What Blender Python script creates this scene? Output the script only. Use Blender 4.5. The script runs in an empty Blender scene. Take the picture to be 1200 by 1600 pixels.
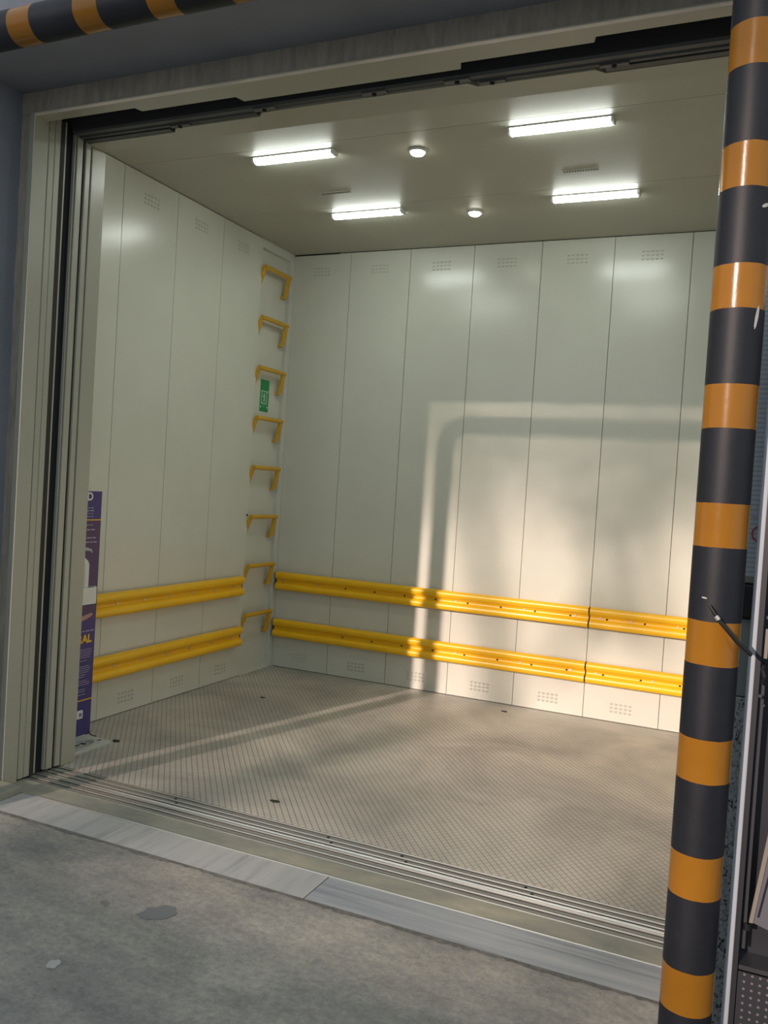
import bpy, bmesh, math, random
from mathutils import Vector, Matrix
random.seed(4)
S = bpy.context.scene
COL = S.collection
PI = math.pi

# ---------------------------------------------------------------- camera, world, sun, exposure
def setup_camera():
    cam = bpy.data.cameras.new('camera'); o = bpy.data.objects.new('camera', cam); COL.objects.link(o)
    cam.sensor_fit = 'VERTICAL'; cam.sensor_height = 32; cam.lens = 1333.841/1600*32
    cam.clip_start = 0.05; cam.clip_end = 300
    yaw, pitch, roll = -0.4186, -0.0302, 0.0626
    cy, sy, cp, sp = math.cos(yaw), math.sin(yaw), math.cos(pitch), math.sin(pitch)
    f = Vector((sy*cp, cy*cp, sp)); r = Vector((cy, -sy, 0)); u = r.cross(f)
    c, s = math.cos(roll), math.sin(roll)
    r2 = c*r + s*u; u2 = -s*r + c*u
    m = Matrix((r2, u2, -f)).transposed().to_4x4()
    m.translation = Vector((3.017, -5.0433, 1.2789))
    o.matrix_world = m
    S.camera = o
setup_camera()

W = bpy.data.worlds.new('world'); S.world = W; W.use_nodes = True
WORLD_COL = (0.80, 0.92, 1.0, 1); WORLD_STR = 0.74
bg = W.node_tree.nodes['Background']; bg.inputs[0].default_value = WORLD_COL; bg.inputs[1].default_value = WORLD_STR

SUN_E = 3.9; SUN_COL = (1.0, 0.78, 0.68)
SUN_DIR = Vector((0.266, 1.0, -0.305)).normalized()
sl = bpy.data.lights.new('sun', 'SUN'); so = bpy.data.objects.new('sun', sl); COL.objects.link(so)
sl.energy = SUN_E; sl.color = SUN_COL; sl.angle = math.radians(0.8)
so.rotation_euler = SUN_DIR.to_track_quat('-Z', 'Y').to_euler(); so.location = (-4, -10, 8)

LAMP_E = 37.0; DOWN_E = 20.0; LAMP_COL = (0.93, 1.0, 0.93, 1)
S.view_settings.view_transform = 'Standard'; S.view_settings.look = 'None'
S.view_settings.exposure = 0.0; S.view_settings.gamma = 1.0; S.view_settings.use_curve_mapping = False

# ---------------------------------------------------------------- materials
MAT = {}
def newmat(name):
    m = bpy.data.materials.new(name); m.use_nodes = True; MAT[name] = m
    return m, m.node_tree, m.node_tree.nodes['Principled BSDF']
def lk(nt, a, b): nt.links.new(a, b)
def plain(name, col, rough=0.5, metal=0.0, spec=0.5, emit=0.0, ecol=None):
    m, nt, b = newmat(name)
    b.inputs['Base Color'].default_value = (*col, 1); b.inputs['Roughness'].default_value = rough
    b.inputs['Metallic'].default_value = metal; b.inputs['Specular IOR Level'].default_value = spec
    if emit:
        b.inputs['Emission Color'].default_value = ecol or (*col, 1); b.inputs['Emission Strength'].default_value = emit
    return m
def noise(nt, vec, scale, detail=4, rough=0.55, dist=0.0):
    n = nt.nodes.new('ShaderNodeTexNoise'); n.inputs['Scale'].default_value = scale
    n.inputs['Detail'].default_value = detail; n.inputs['Roughness'].default_value = rough
    n.inputs['Distortion'].default_value = dist
    if vec is not None: lk(nt, vec, n.inputs['Vector'])
    return n.outputs['Fac']
def mapping(nt, scale=(1,1,1), rot=(0,0,0), loc=(0,0,0)):
    t = nt.nodes.new('ShaderNodeTexCoord'); mp = nt.nodes.new('ShaderNodeMapping')
    mp.inputs['Scale'].default_value = scale; mp.inputs['Rotation'].default_value = rot; mp.inputs['Location'].default_value = loc
    lk(nt, t.outputs['Object'], mp.inputs['Vector']); return mp.outputs['Vector']
def ramp(nt, fac, stops):
    r = nt.nodes.new('ShaderNodeValToRGB'); e = r.color_ramp.elements
    while len(e) < len(stops): e.new(0.5)
    for i, (p, c) in enumerate(stops): e[i].position = p; e[i].color = (*c, 1) if len(c) == 3 else c
    lk(nt, fac, r.inputs['Fac']); return r.outputs['Color']
def mix(nt, a, b, fac, mode='MIX'):
    m = nt.nodes.new('ShaderNodeMix'); m.data_type = 'RGBA'; m.blend_type = mode
    for sock, v in ((m.inputs['A'], a), (m.inputs['B'], b)):
        if isinstance(v, tuple): sock.default_value = (*v, 1) if len(v) == 3 else v
        else: lk(nt, v, sock)
    if isinstance(fac, (int, float)): m.inputs['Factor'].default_value = fac
    else: lk(nt, fac, m.inputs['Factor'])
    return m.outputs['Result']
def math_(nt, op, a, b=None, clamp=False):
    m = nt.nodes.new('ShaderNodeMath'); m.operation = op; m.use_clamp = clamp
    for i, v in enumerate((a, b)):
        if v is None: continue
        if isinstance(v, (int, float)): m.inputs[i].default_value = v
        else: lk(nt, v, m.inputs[i])
    return m.outputs[0]
def bump(nt, b, h, strength, dist=0.01):
    n = nt.nodes.new('ShaderNodeBump'); n.inputs['Strength'].default_value = strength; n.inputs['Distance'].default_value = dist
    lk(nt, h, n.inputs['Height']); lk(nt, n.outputs['Normal'], b.inputs['Normal'])

def painted(name, col, rough=0.32, spec=0.5, amt=0.06, streak=False):
    m, nt, b = newmat(name)
    v = mapping(nt); n = noise(nt, v, 3.0, 5)
    c = ramp(nt, n, [(0.3, tuple(x*(1-amt) for x in col)), (0.7, tuple(min(1, x*(1+amt)) for x in col))])
    lk(nt, c, b.inputs['Base Color']); b.inputs['Roughness'].default_value = rough
    b.inputs['Specular IOR Level'].default_value = spec
    bump(nt, b, noise(nt, mapping(nt, (260, 260, 40) if streak else (220, 220, 220)), 1.0, 2), 0.04, 0.002)
    return m
painted('panel_paint', (0.63, 0.64, 0.56), 0.23, 0.6, 0.03)
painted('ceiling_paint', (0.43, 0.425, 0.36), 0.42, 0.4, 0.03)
painted('door_paint', (0.40, 0.395, 0.315), 0.30, 0.5, 0.04)
painted('post_paint', (0.60, 0.61, 0.54), 0.35, 0.5, 0.03)
painted('blue_wall', (0.215, 0.230, 0.268), 0.6, 0.3, 0.10)
painted('yellow_paint', (0.88, 0.50, 0.008), 0.30, 0.5, 0.05)
painted('yellow_rung', (0.62, 0.36, 0.02), 0.38, 0.5, 0.06)
plain('gap_dark', (0.03, 0.028, 0.022), 0.8)
plain('void_black', (0.006, 0.007, 0.012), 0.9)
plain('track_grey', (0.075, 0.08, 0.085), 0.5, 0.3)
plain('hanger_grey', (0.13, 0.13, 0.125), 0.5, 0.3)
plain('dark_bolt', (0.03, 0.02, 0.01), 0.5)
plain('zinc', (0.62, 0.60, 0.55), 0.35, 0.8)
plain('rust_brown', (0.055, 0.020, 0.008), 0.7)
plain('vent_mark', (0.53, 0.53, 0.465), 0.35)
plain('vent_dark', (0.12, 0.12, 0.10), 0.7)
plain('housing_white', (0.75, 0.77, 0.76), 0.4)
plain('white_plastic', (0.72, 0.73, 0.70), 0.35)
plain('pump_grey', (0.45, 0.47, 0.47), 0.4)
plain('banner_blue', (0.045, 0.036, 0.19), 0.4)
plain('banner_plum', (0.075, 0.040, 0.13), 0.4)
plain('print_white', (0.75, 0.75, 0.78), 0.5)
plain('print_grey', (0.36, 0.33, 0.48), 0.5)
plain('print_yellow', (0.85, 0.52, 0.02), 0.5)
plain('print_skin', (0.50, 0.27, 0.22), 0.5)
plain('print_black', (0.012, 0.013, 0.02), 0.5)
plain('sign_green', (0.012, 0.27, 0.085), 0.4)
plain('sign_white', (0.55, 0.75, 0.62), 0.4)
plain('base_board', (0.52, 0.55, 0.50), 0.45)
plain('sign_red', (0.35, 0.03, 0.04), 0.5)
plain('cabinet_dark', (0.018, 0.020, 0.026), 0.45)
plain('cabinet_frame', (0.050, 0.052, 0.058), 0.4, 0.3)
plain('edge_pale', (0.36, 0.40, 0.44), 0.45)
plain('beige_card', (0.20, 0.18, 0.15), 0.6)
plain('grey_card', (0.10, 0.10, 0.12), 0.6)
plain('black_plastic', (0.010, 0.010, 0.011), 0.4)
plain('panel_greygreen', (0.20, 0.22, 0.21), 0.5)
plain('chip_white', (0.42, 0.42, 0.39), 0.8)
plain('lamp_glow', (1, 1, 1), 0.5, emit=LAMP_E, ecol=LAMP_COL)
plain('down_glow', (1, 1, 1), 0.5, emit=DOWN_E, ecol=(1, 0.97, 0.85, 1))
plain('rubber_dark', (0.02, 0.02, 0.02), 0.7)
plain('leaf', (0.04, 0.09, 0.02), 0.7)
plain('bark', (0.06, 0.045, 0.03), 0.9)
plain('unseen_grey', (0.25, 0.25, 0.24), 0.9)

def make_steel():                                   # worn aluminium door sill
    m, nt, b = newmat('sill_metal')
    n = noise(nt, mapping(nt, (3, 60, 60)), 1.0, 5)
    lk(nt, ramp(nt, n, [(0.3, (0.19, 0.19, 0.172)), (0.7, (0.32, 0.31, 0.275))]), b.inputs['Base Color'])
    b.inputs['Metallic'].default_value = 0.15
    lk(nt, math_(nt, 'ADD', math_(nt, 'MULTIPLY', n, 0.25), 0.40), b.inputs['Roughness'])
    m2, nt, b = newmat('sill_ridge')
    b.inputs['Base Color'].default_value = (0.95, 0.94, 0.88, 1); b.inputs['Metallic'].default_value = 0.9; b.inputs['Roughness'].default_value = 0.30
    m3, nt, b = newmat('sill_flat')
    n = noise(nt, mapping(nt, (2.2, 5, 5)), 1.0, 6, 0.65)
    lk(nt, ramp(nt, n, [(0.35, (0.22, 0.235, 0.215)), (0.56, (0.34, 0.33, 0.27)), (0.72, (0.48, 0.44, 0.33))]), b.inputs['Base Color'])
    b.inputs['Metallic'].default_value = 0.1; b.inputs['Roughness'].default_value = 0.5
make_steel()

def make_tread():                                   # chequered steel cabin floor
    m, nt, b = newmat('tread_plate')
    v = mapping(nt); sep = nt.nodes.new('ShaderNodeSeparateXYZ'); lk(nt, v, sep.inputs[0])
    x, y = sep.outputs[0], sep.outputs[1]
    P = 0.0235
    def lines(expr):
        fr = math_(nt, 'FRACT', math_(nt, 'DIVIDE', expr, P))
        d = math_(nt, 'ABSOLUTE', math_(nt, 'SUBTRACT', fr, 0.5))
        return math_(nt, 'MULTIPLY', math_(nt, 'SUBTRACT', 0.14, d), 10.0, True)   # 1 on the line
    a = math_(nt, 'MULTIPLY', math_(nt, 'ADD', x, math_(nt, 'MULTIPLY', y, 0.78)), 0.79)
    c = math_(nt, 'MULTIPLY', math_(nt, 'SUBTRACT', x, math_(nt, 'MULTIPLY', y, 0.78)), 0.79)
    g = math_(nt, 'MAXIMUM', lines(a), math_(nt, 'MULTIPLY', lines(c), 0.6))
    n1 = noise(nt, v, 1.7, 6, 0.6, 0.6); n2 = noise(nt, v, 14, 5, 0.7)
    col = ramp(nt, n1, [(0.34, (0.34, 0.33, 0.30)), (0.50, (0.47, 0.445, 0.40)), (0.64, (0.60, 0.565, 0.495))])
    col = mix(nt, col, (0.60, 0.60, 0.60), math_(nt, 'MULTIPLY', n2, 0.12))
    col = mix(nt, col, mix(nt, col, (0.50, 0.48, 0.44), 1.0, 'MULTIPLY'), math_(nt, 'MULTIPLY', g, 0.80))
    dirt = ramp(nt, noise(nt, v, 5.0, 8, 0.8), [(0.60, (0, 0, 0)), (0.70, (1, 1, 1))])
    col = mix(nt, col, (0.12, 0.11, 0.09), math_(nt, 'MULTIPLY', dirt, 0.5))
    spk = ramp(nt, noise(nt, v, 38, 3, 0.6), [(0.76, (0, 0, 0)), (0.79, (1, 1, 1))])
    col = mix(nt, col, (0.75, 0.72, 0.65), math_(nt, 'MULTIPLY', spk, 0.6))
    lk(nt, col, b.inputs['Base Color']); b.inputs['Roughness'].default_value = 0.48; b.inputs['Metallic'].default_value = 0.1
    bump(nt, b, math_(nt, 'SUBTRACT', 1.0, g), 0.5, 0.002)
make_tread()

def make_concrete():
    m, nt, b = newmat('concrete')
    v = mapping(nt); n1 = noise(nt, v, 1.3, 8, 0.65, 0.2); n2 = noise(nt, v, 22, 6, 0.7); n3 = noise(nt, v, 9, 8, 0.8, 0.2)
    col = ramp(nt, n1, [(0.32, (0.195, 0.197, 0.190)), (0.50, (0.30, 0.285, 0.258)), (0.68, (0.40, 0.375, 0.335))])
    col = mix(nt, col, ramp(nt, noise(nt, v, 48, 6, 0.8), [(0.35, (0.70, 0.70, 0.70)), (0.5, (1, 1, 1)), (0.65, (1.3, 1.29, 1.26))]), 0.75, 'MULTIPLY')
    dots = ramp(nt, noise(nt, v, 17, 2, 0.5), [(0.24, (1, 1, 1)), (0.28, (0, 0, 0))]); col = mix(nt, col, (0.12, 0.12, 0.12), math_(nt, 'MULTIPLY', dots, 0.6))
    sp = ramp(nt, n3, [(0.60, (0, 0, 0)), (0.68, (1, 1, 1))]); col = mix(nt, col, (0.36, 0.34, 0.30), math_(nt, 'MULTIPLY', sp, 0.5))
    dk = ramp(nt, noise(nt, v, 4.2, 7, 0.7), [(0.28, (1, 1, 1)), (0.38, (0, 0, 0))]); col = mix(nt, col, (0.09, 0.09, 0.09), math_(nt, 'MULTIPLY', dk, 0.4))
    n4 = noise(nt, mapping(nt, (1, 2.2, 1), (0, 0, 0.5)), 4.5, 9, 0.75, 0.1)
    col = mix(nt, col, ramp(nt, n4, [(0.34, (0.72, 0.72, 0.73)), (0.50, (1.0, 1.0, 1.0)), (0.66, (1.30, 1.26, 1.17))]), 0.8, 'MULTIPLY')
    lk(nt, col, b.inputs['Base Color']); b.inputs['Roughness'].default_value = 0.62
    bump(nt, b, math_(nt, 'ADD', n2, math_(nt, 'MULTIPLY', n3, 1.5)), 0.35, 0.006)
    m, nt, b = newmat('mortar')                     # unplastered cement round the door frame
    v = mapping(nt, (26, 26, 5)); n = noise(nt, v, 1.0, 6, 0.7)
    lk(nt, ramp(nt, n, [(0.3, (0.30, 0.265, 0.215)), (0.7, (0.50, 0.45, 0.375))]), b.inputs['Base Color']); b.inputs['Roughness'].default_value = 0.9
    bump(nt, b, noise(nt, mapping(nt, (60, 60, 20)), 1.0, 6, 0.8), 0.8, 0.008)
    m, nt, b = newmat('stain_dark')
    b.inputs['Base Color'].default_value = (0.165, 0.178, 0.180, 1); b.inputs['Roughness'].default_value = 0.6
    m, nt, b = newmat('joint_grey')
    n = noise(nt, mapping(nt), 18, 7, 0.8)
    lk(nt, ramp(nt, n, [(0.35, (0.10, 0.098, 0.09)), (0.65, (0.23, 0.22, 0.20))]), b.inputs['Base Color']); b.inputs['Roughness'].default_value = 0.9
    bump(nt, b, n, 0.8, 0.01)
make_concrete()

def make_marble(name, rot, sc, stops):
    m, nt, b = newmat(name)
    v = mapping(nt, sc, (0, 0, rot)); n = noise(nt, v, 1.0, 6, 0.6, 0.3)
    n2 = noise(nt, mapping(nt), 30, 4)
    col = ramp(nt, n, stops)
    col = mix(nt, col, (0.33, 0.34, 0.34), math_(nt, 'MULTIPLY', n2, 0.25))
    lk(nt, col, b.inputs['Base Color']); b.inputs['Roughness'].default_value = 0.42
make_marble('marble_cross', math.radians(-28), (26, 2.2, 1), [(0.32, (0.32, 0.325, 0.33)), (0.45, (0.44, 0.44, 0.435)), (0.60, (0.50, 0.49, 0.475)), (0.75, (0.55, 0.54, 0.52))])
make_marble('marble_along', math.radians(2), (1.3, 24, 1), [(0.34, (0.19, 0.215, 0.25)), (0.47, (0.33, 0.355, 0.385)), (0.58, (0.41, 0.43, 0.445)), (0.72, (0.47, 0.475, 0.47))])

def make_granite():
    m, nt, b = newmat('granite')
    vo = nt.nodes.new('ShaderNodeTexNoise'); vo.inputs['Scale'].default_value = 110; vo.inputs['Detail'].default_value = 3; vo.inputs['Distortion'].default_value = 1.4
    lk(nt, mapping(nt, (1, 1, 0.7)), vo.inputs['Vector'])
    lk(nt, ramp(nt, vo.outputs['Fac'], [(0.36, (0.03, 0.033, 0.037)), (0.43, (0.25, 0.275, 0.285)), (0.62, (0.38, 0.41, 0.42))]), b.inputs['Base Color'])
    b.inputs['Roughness'].default_value = 0.35
    m, nt, b = newmat('ribbed_grey')
    w = nt.nodes.new('ShaderNodeTexWave'); w.bands_direction = 'Z'; w.inputs['Scale'].default_value = 28; lk(nt, mapping(nt), w.inputs['Vector'])
    lk(nt, ramp(nt, w.outputs['Fac'], [(0.1, (0.26, 0.29, 0.32)), (0.4, (0.36, 0.40, 0.44))]), b.inputs['Base Color']); b.inputs['Roughness'].default_value = 0.5
    m, nt, b = newmat('perforated')
    vz = mapping(nt, (1, 1, 1)); sep = nt.nodes.new('ShaderNodeSeparateXYZ'); lk(nt, vz, sep.inputs[0])
    def f(o): return math_(nt, 'ABSOLUTE', math_(nt, 'SUBTRACT', math_(nt, 'FRACT', math_(nt, 'MULTIPLY', o, 62)), 0.5))
    yy = math_(nt, 'ADD', sep.outputs[1], sep.outputs[0])
    d = math_(nt, 'ADD', math_(nt, 'POWER', f(yy), 2.0), math_(nt, 'POWER', f(sep.outputs[2]), 2.0))
    msk = math_(nt, 'LESS_THAN', d, 0.030)
    lk(nt, mix(nt, (0.022, 0.024, 0.03), (0.16, 0.14, 0.15), msk), b.inputs['Base Color']); b.inputs['Roughness'].default_value = 0.5
make_granite()

def make_stripes(name, axis, period, orange, start):
    # start = coordinate where an orange band begins (low end)
    m, nt, b = newmat(name)
    t = nt.nodes.new('ShaderNodeNewGeometry'); sep = nt.nodes.new('ShaderNodeSeparateXYZ')
    lk(nt, t.outputs['Position'], sep.inputs[0])
    wob = noise(nt, mapping(nt), 9, 4, 0.7)
    c = math_(nt, 'ADD', sep.outputs[axis], math_(nt, 'MULTIPLY', math_(nt, 'SUBTRACT', wob, 0.5), 0.006))
    fr = math_(nt, 'FRACT', math_(nt, 'DIVIDE', math_(nt, 'SUBTRACT', c, start - 50*period), period))
    is_o = math_(nt, 'LESS_THAN', fr, orange/period)
    n = noise(nt, mapping(nt), 26, 6, 0.75)
    blk = ramp(nt, n, [(0.3, (0.008, 0.009, 0.013)), (0.66, (0.011, 0.013, 0.018)), (0.82, (0.035, 0.036, 0.042))])
    org = ramp(nt, noise(nt, mapping(nt), 5, 4), [(0.3, (0.235, 0.100, 0.008)), (0.7, (0.29, 0.125, 0.011))])
    lk(nt, mix(nt, blk, org, is_o), b.inputs['Base Color'])
    lk(nt, math_(nt, 'SUBTRACT', 0.52, math_(nt, 'MULTIPLY', is_o, 0.30)), b.inputs['Roughness'])
    b.inputs['Specular IOR Level'].default_value = 0.35
    bump(nt, b, noise(nt, mapping(nt, (1, 1, 0.35)), 60, 3), 0.12, 0.003)
make_stripes('stripes_upright', 2, 0.2495, 0.0925, 1.287 - 0.0925)
make_stripes('stripes_level', 0, 0.2645, 0.091, 0.805)

# ---------------------------------------------------------------- mesh helpers
def box(bm, x0, x1, y0, y1, z0, z1):
    vs = [bm.verts.new((x, y, z)) for x in (x0, x1) for y in (y0, y1) for z in (z0, z1)]
    for f in ((0,1,3,2),(4,6,7,5),(0,4,5,1),(2,3,7,6),(0,2,6,4),(1,5,7,3)): bm.faces.new([vs[i] for i in f])
def prism(bm, pts, axis, a, b):
    """pts: 2-D outline in the two other axes (in x,y,z order); extruded from a to b along axis"""
    def mk(p, t):
        q = list(p); q.insert(axis, t); return bm.verts.new(q)
    A = [mk(p, a) for p in pts]; B = [mk(p, b) for p in pts]; n = len(pts)
    bm.faces.new(A); bm.faces.new(B[::-1])
    for i in range(n): bm.faces.new((A[i], A[(i+1) % n], B[(i+1) % n], B[i]))
def tube(bm, pts, r, seg=16, caps=True, squash=None):
    pts = [Vector(p) for p in pts]; rings = []
    up = None
    for i, p in enumerate(pts):
        t = (pts[min(i+1, len(pts)-1)] - pts[max(i-1, 0)]).normalized()
        if up is None: up = Vector((0, 0, 1)) if abs(t.z) < 0.9 else Vector((0, 1, 0))
        n = t.cross(up).normalized(); b = n.cross(t).normalized(); up = b
        rr = r[i] if isinstance(r, (list, tuple)) else r
        rings.append([bm.verts.new(p + rr*(math.cos(2*PI*k/seg)*n + math.sin(2*PI*k/seg)*b)) for k in range(seg)])
    for a, c in zip(rings, rings[1:]):
        for k in range(seg): bm.faces.new((a[k], a[(k+1) % seg], c[(k+1) % seg], c[k]))
    if caps: bm.faces.new(rings[0][::-1]); bm.faces.new(rings[-1])
def disc(bm, c, axis, r, h, seg=16):
    c = Vector(c); d = Vector([1 if i == axis else 0 for i in range(3)])*h
    tube(bm, [c, c+d], r, seg)
def root_loc(p):
    if p is None: return Vector((0, 0, 0))
    while p.parent is not None: p = p.parent
    return Vector(p.location)
def obj(name, bm, mat, parent=None, smooth=False, bevel=0.0, seg=2):
    bmesh.ops.recalc_face_normals(bm, faces=bm.faces)
    bmesh.ops.translate(bm, verts=bm.verts, vec=-root_loc(parent))
    me = bpy.data.meshes.new(name); bm.to_mesh(me); bm.free()
    me.materials.append(MAT[mat])
    o = bpy.data.objects.new(name, me); COL.objects.link(o)
    if smooth:
        for p in me.polygons: p.use_smooth = True
        md = o.modifiers.new('e', 'EDGE_SPLIT'); md.split_angle = math.radians(40)
    if bevel:
        md = o.modifiers.new('b', 'BEVEL'); md.width = bevel; md.segments = seg; md.limit_method = 'ANGLE'
    if parent is not None: o.parent = parent
    return o
def bx(name, dims, mat, parent=None, bevel=0.0):
    bm = bmesh.new(); box(bm, *dims); return obj(name, bm, mat, parent, bevel=bevel)
def tag(o, label, cat, group=None):
    o['label'] = label; o['category'] = cat
    if group: o['group'] = group
    return o
def struct(o): o['kind'] = 'structure'; return o
def thing(name, loc, label, cat, group=None):
    o = bpy.data.objects.new(name, None); COL.objects.link(o); o.location = loc; o.empty_display_size = 0.1
    return tag(o, label, cat, group)
def copy_tree(o, parent=None):
    c = o.copy(); COL.objects.link(c)
    if parent is not None: c.parent = parent
    for ch in o.children: copy_tree(ch, c)
    return c
def text_mesh(name, s, size, mat, parent, M, bold=0.0):
    cu = bpy.data.curves.new('t', 'FONT'); cu.body = s; cu.size = size; cu.extrude = 0.0005; cu.offset = bold
    cu.align_x = 'RIGHT'
    t = bpy.data.objects.new('t', cu); COL.objects.link(t)
    bpy.context.view_layer.update()
    me = bpy.data.meshes.new_from_object(t.evaluated_get(bpy.context.evaluated_depsgraph_get()))
    bpy.data.objects.remove(t); me.transform(Matrix.Translation(-root_loc(parent)) @ M); me.materials.clear(); me.materials.append(MAT[mat]); me.name = name
    o = bpy.data.objects.new(name, me); COL.objects.link(o); o.parent = parent
    return o

H = 2.8; XR = 3.10; PW = 0.4250; YF = -2.20
# ---------------------------------------------------------------- structure: floors
bm = bmesh.new(); box(bm, -3.5, 7.0, -7.5, -2.757, -0.2, 0.0)
struct(obj('floor', bm, 'concrete'))
bm = bmesh.new(); box(bm, -0.08, XR+0.06, -2.275, 0.06, -0.12, 0.0)
struct(obj('floor.001', bm, 'tread_plate'))
# cement joint between concrete and threshold
bm = bmesh.new()
N = 260; top = []; bot = []
for i in range(N+1):
    x = 0.2 + i*3.3/N
    top.append((x, -2.7545)); bot.append((x, -2.762 - 0.010*random.random() - 0.006*math.sin(x*9)**2))
for i in range(N):
    bm.faces.new([bm.verts.new((p[0], p[1], 0.0015)) for p in (bot[i], bot[i+1], top[i+1], top[i])])
bmesh.ops.remove_doubles(bm, verts=bm.verts, dist=1e-5)
struct(obj('trim_1', bm, 'joint_grey'))
# marble threshold slabs
tag(bx('threshold_slab', (0.464, 1.808, -2.755, -2.588, -0.05, 0.0015), 'marble_cross'),
    'left grey marble threshold slab with slanting veins in front of the metal sill', 'threshold', 'marble threshold slabs')
tag(bx('threshold_slab', (1.812, 3.25, -2.755, -2.588, -0.05, 0.0015), 'marble_along'),
    'right grey marble threshold slab with lengthwise veins, beside the striped post', 'threshold', 'marble threshold slabs')

# ---------------------------------------------------------------- cabin walls
def vent_bumps(parent, fx, u, z, mat='vent_mark'):
    """3 rows of 5 embossed louvres; fx maps (u, out, z) to a point"""
    bm = bmesh.new()
    for r in range(3):
        for k in range(5):
            cu, cz = u + (k-2)*0.026, z + (r-1)*0.022
            ring = []
            for a in range(10):
                t = 2*PI*a/10; ring.append(bm.verts.new(fx(cu + 0.0095*math.cos(t), 0.0005, cz + 0.0065*math.sin(t))))
            mid = [bm.verts.new(fx(cu + 0.007*math.cos(2*PI*a/10), 0.0035, cz + 0.0040*math.sin(2*PI*a/10) + 0.001)) for a in range(10)]
            for a in range(10): bm.faces.new((ring[a], ring[(a+1) % 10], mid[(a+1) % 10], mid[a]))
            bm.faces.new(mid)
    return obj('vent', bm, mat, parent, smooth=True)
def panel_wall(name, fx, spans, tilt):
    wall = bmesh.new()
    u0, u1 = spans[0][0], spans[-1][1]
    a = fx(u0, -0.012, 0); b = fx(u1, -0.06, H)
    box(wall, min(a[0], b[0]), max(a[0], b[0]), min(a[1], b[1]), max(a[1], b[1]), 0, H)
    w = struct(obj(name, wall, 'gap_dark'))
    for i, (s, e) in enumerate(spans):
        bm = bmesh.new(); nu = 8; g = 0.0016
        # slightly bowed sheet panel with folded edges
        rows = []
        bow = tilt[i % len(tilt)]
        for j, z in enumerate([0.004] + [H*k/10 for k in range(1, 10)] + [H-0.004]):
            row = []
            for k in range(nu+1):
                u = s+g + (e-s-2*g)*k/nu
                q = (k/nu*2-1)
                row.append(bm.verts.new(fx(u, bow*0.0011*(1-q*q)*math.sin(PI*z/H), z)))
            rows.append(row)
        for r0, r1 in zip(rows, rows[1:]):
            for k in range(nu): bm.faces.new((r0[k], r0[k+1], r1[k+1], r1[k]))
        rim = [r[0] for r in rows] + rows[-1][1:] + [r[-1] for r in rows[:-1]][::-1] + rows[0][1:-1][::-1]
        back = []
        for v in rim:
            p = v.co; q = fx(0, -0.014, 0); z0 = fx(0, 0, 0)
            d = Vector(q) - Vector(z0); back.append(bm.verts.new(p + d))
        n = len(rim)
        for k in range(n): bm.faces.new((rim[k], rim[(k+1) % n], back[(k+1) % n], back[k]))
        bm.faces.new(back)
        p = obj('panel', bm, 'panel_paint', w, smooth=True)
        if e - s > 0.3:
            vent_bumps(p, fx, (s+e)/2, 0.083); vent_bumps(p, fx, (s+e)/2, 2.682)
    return w
fback = lambda u, o, z: (u, -o, z)
fleft = lambda u, o, z: (o, u, z)
fright = lambda u, o, z: (XR - o, u, z)
sp = [(k*PW, min((k+1)*PW, XR)) for k in range(8)]
panel_wall('wall_back', fback, sp, [0.5, -0.4, 1.0, 0.4, -0.6, 0.9, 0.2])
lp = [(-0.400 - (k+1)*0.429, -0.400 - k*0.429) for k in range(4)][::-1]
lp = [(YF, lp[0][0])] + lp
panel_wall('wall_left', fleft, lp, [0.3, 0.8, -0.5, 0.4])
rp = [(YF + k*0.44, YF + (k+1)*0.44) for k in range(5)]
panel_wall('wall_right', fright, rp, [0.4, -0.4])
# ladder recess (part of the left wall) with corner post
bm = bmesh.new()
box(bm, -0.055, -0.030, -0.42, 0.02, 0, H)
struct(obj('wall_left.001', bm, 'panel_paint'))
bm = bmesh.new(); box(bm, -0.05, 0.0, -0.05, 0.012, 0.0, H); struct(obj('trim_2', bm, 'post_paint', bevel=0.003))
bm = bmesh.new(); box(bm, -0.032, 0.0, -0.400, -0.05, 2.745, H); struct(obj('trim_3', bm, 'post_paint', bevel=0.002))
bm = bmesh.new(); box(bm, -0.032, 0.004, -0.400, -0.05, 0.0, 0.010); struct(obj('trim_4', bm, 'post_paint', bevel=0.002))
# front return of the cabin beside the doors
bm = bmesh.new(); box(bm, -0.06, 0.355, -2.280, YF, 0, 2.616); struct(obj('wall_front', bm, 'door_paint', bevel=0.003))
bm = bmesh.new(); box(bm, 2.905, XR+0.06, -2.280, YF, 0, 2.616); struct(obj('wall_front.001', bm, 'door_paint', bevel=0.003))
# ceiling with seams running across
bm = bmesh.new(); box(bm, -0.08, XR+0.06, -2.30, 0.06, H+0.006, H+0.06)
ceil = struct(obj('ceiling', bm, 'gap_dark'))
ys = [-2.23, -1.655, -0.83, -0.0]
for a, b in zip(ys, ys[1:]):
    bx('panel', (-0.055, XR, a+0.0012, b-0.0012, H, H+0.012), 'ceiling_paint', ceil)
for (x0, x1, y0, y1) in ((-0.05, -0.004, -0.395, -0.389), (-0.008, -0.001, -0.30, 0.0), (0.0, 0.34, -0.007, -0.001)):
    bx('shadow_gap', (x0, x1, y0, y1, H-0.007, H+0.001), 'void_black', ceil)

# ---------------------------------------------------------------- building wall, lintel, cement band
bm = bmesh.new()
box(bm, -3.5, 0.28, -2.86, -2.575, 0, 4.2)
box(bm, 2.965, 7.0, -2.86, -2.575, 0, 4.2)
box(bm, 0.28, 2.965, -2.86, -2.575, 2.71, 4.2)
struct(obj('wall_front.002', bm, 'blue_wall'))
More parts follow.
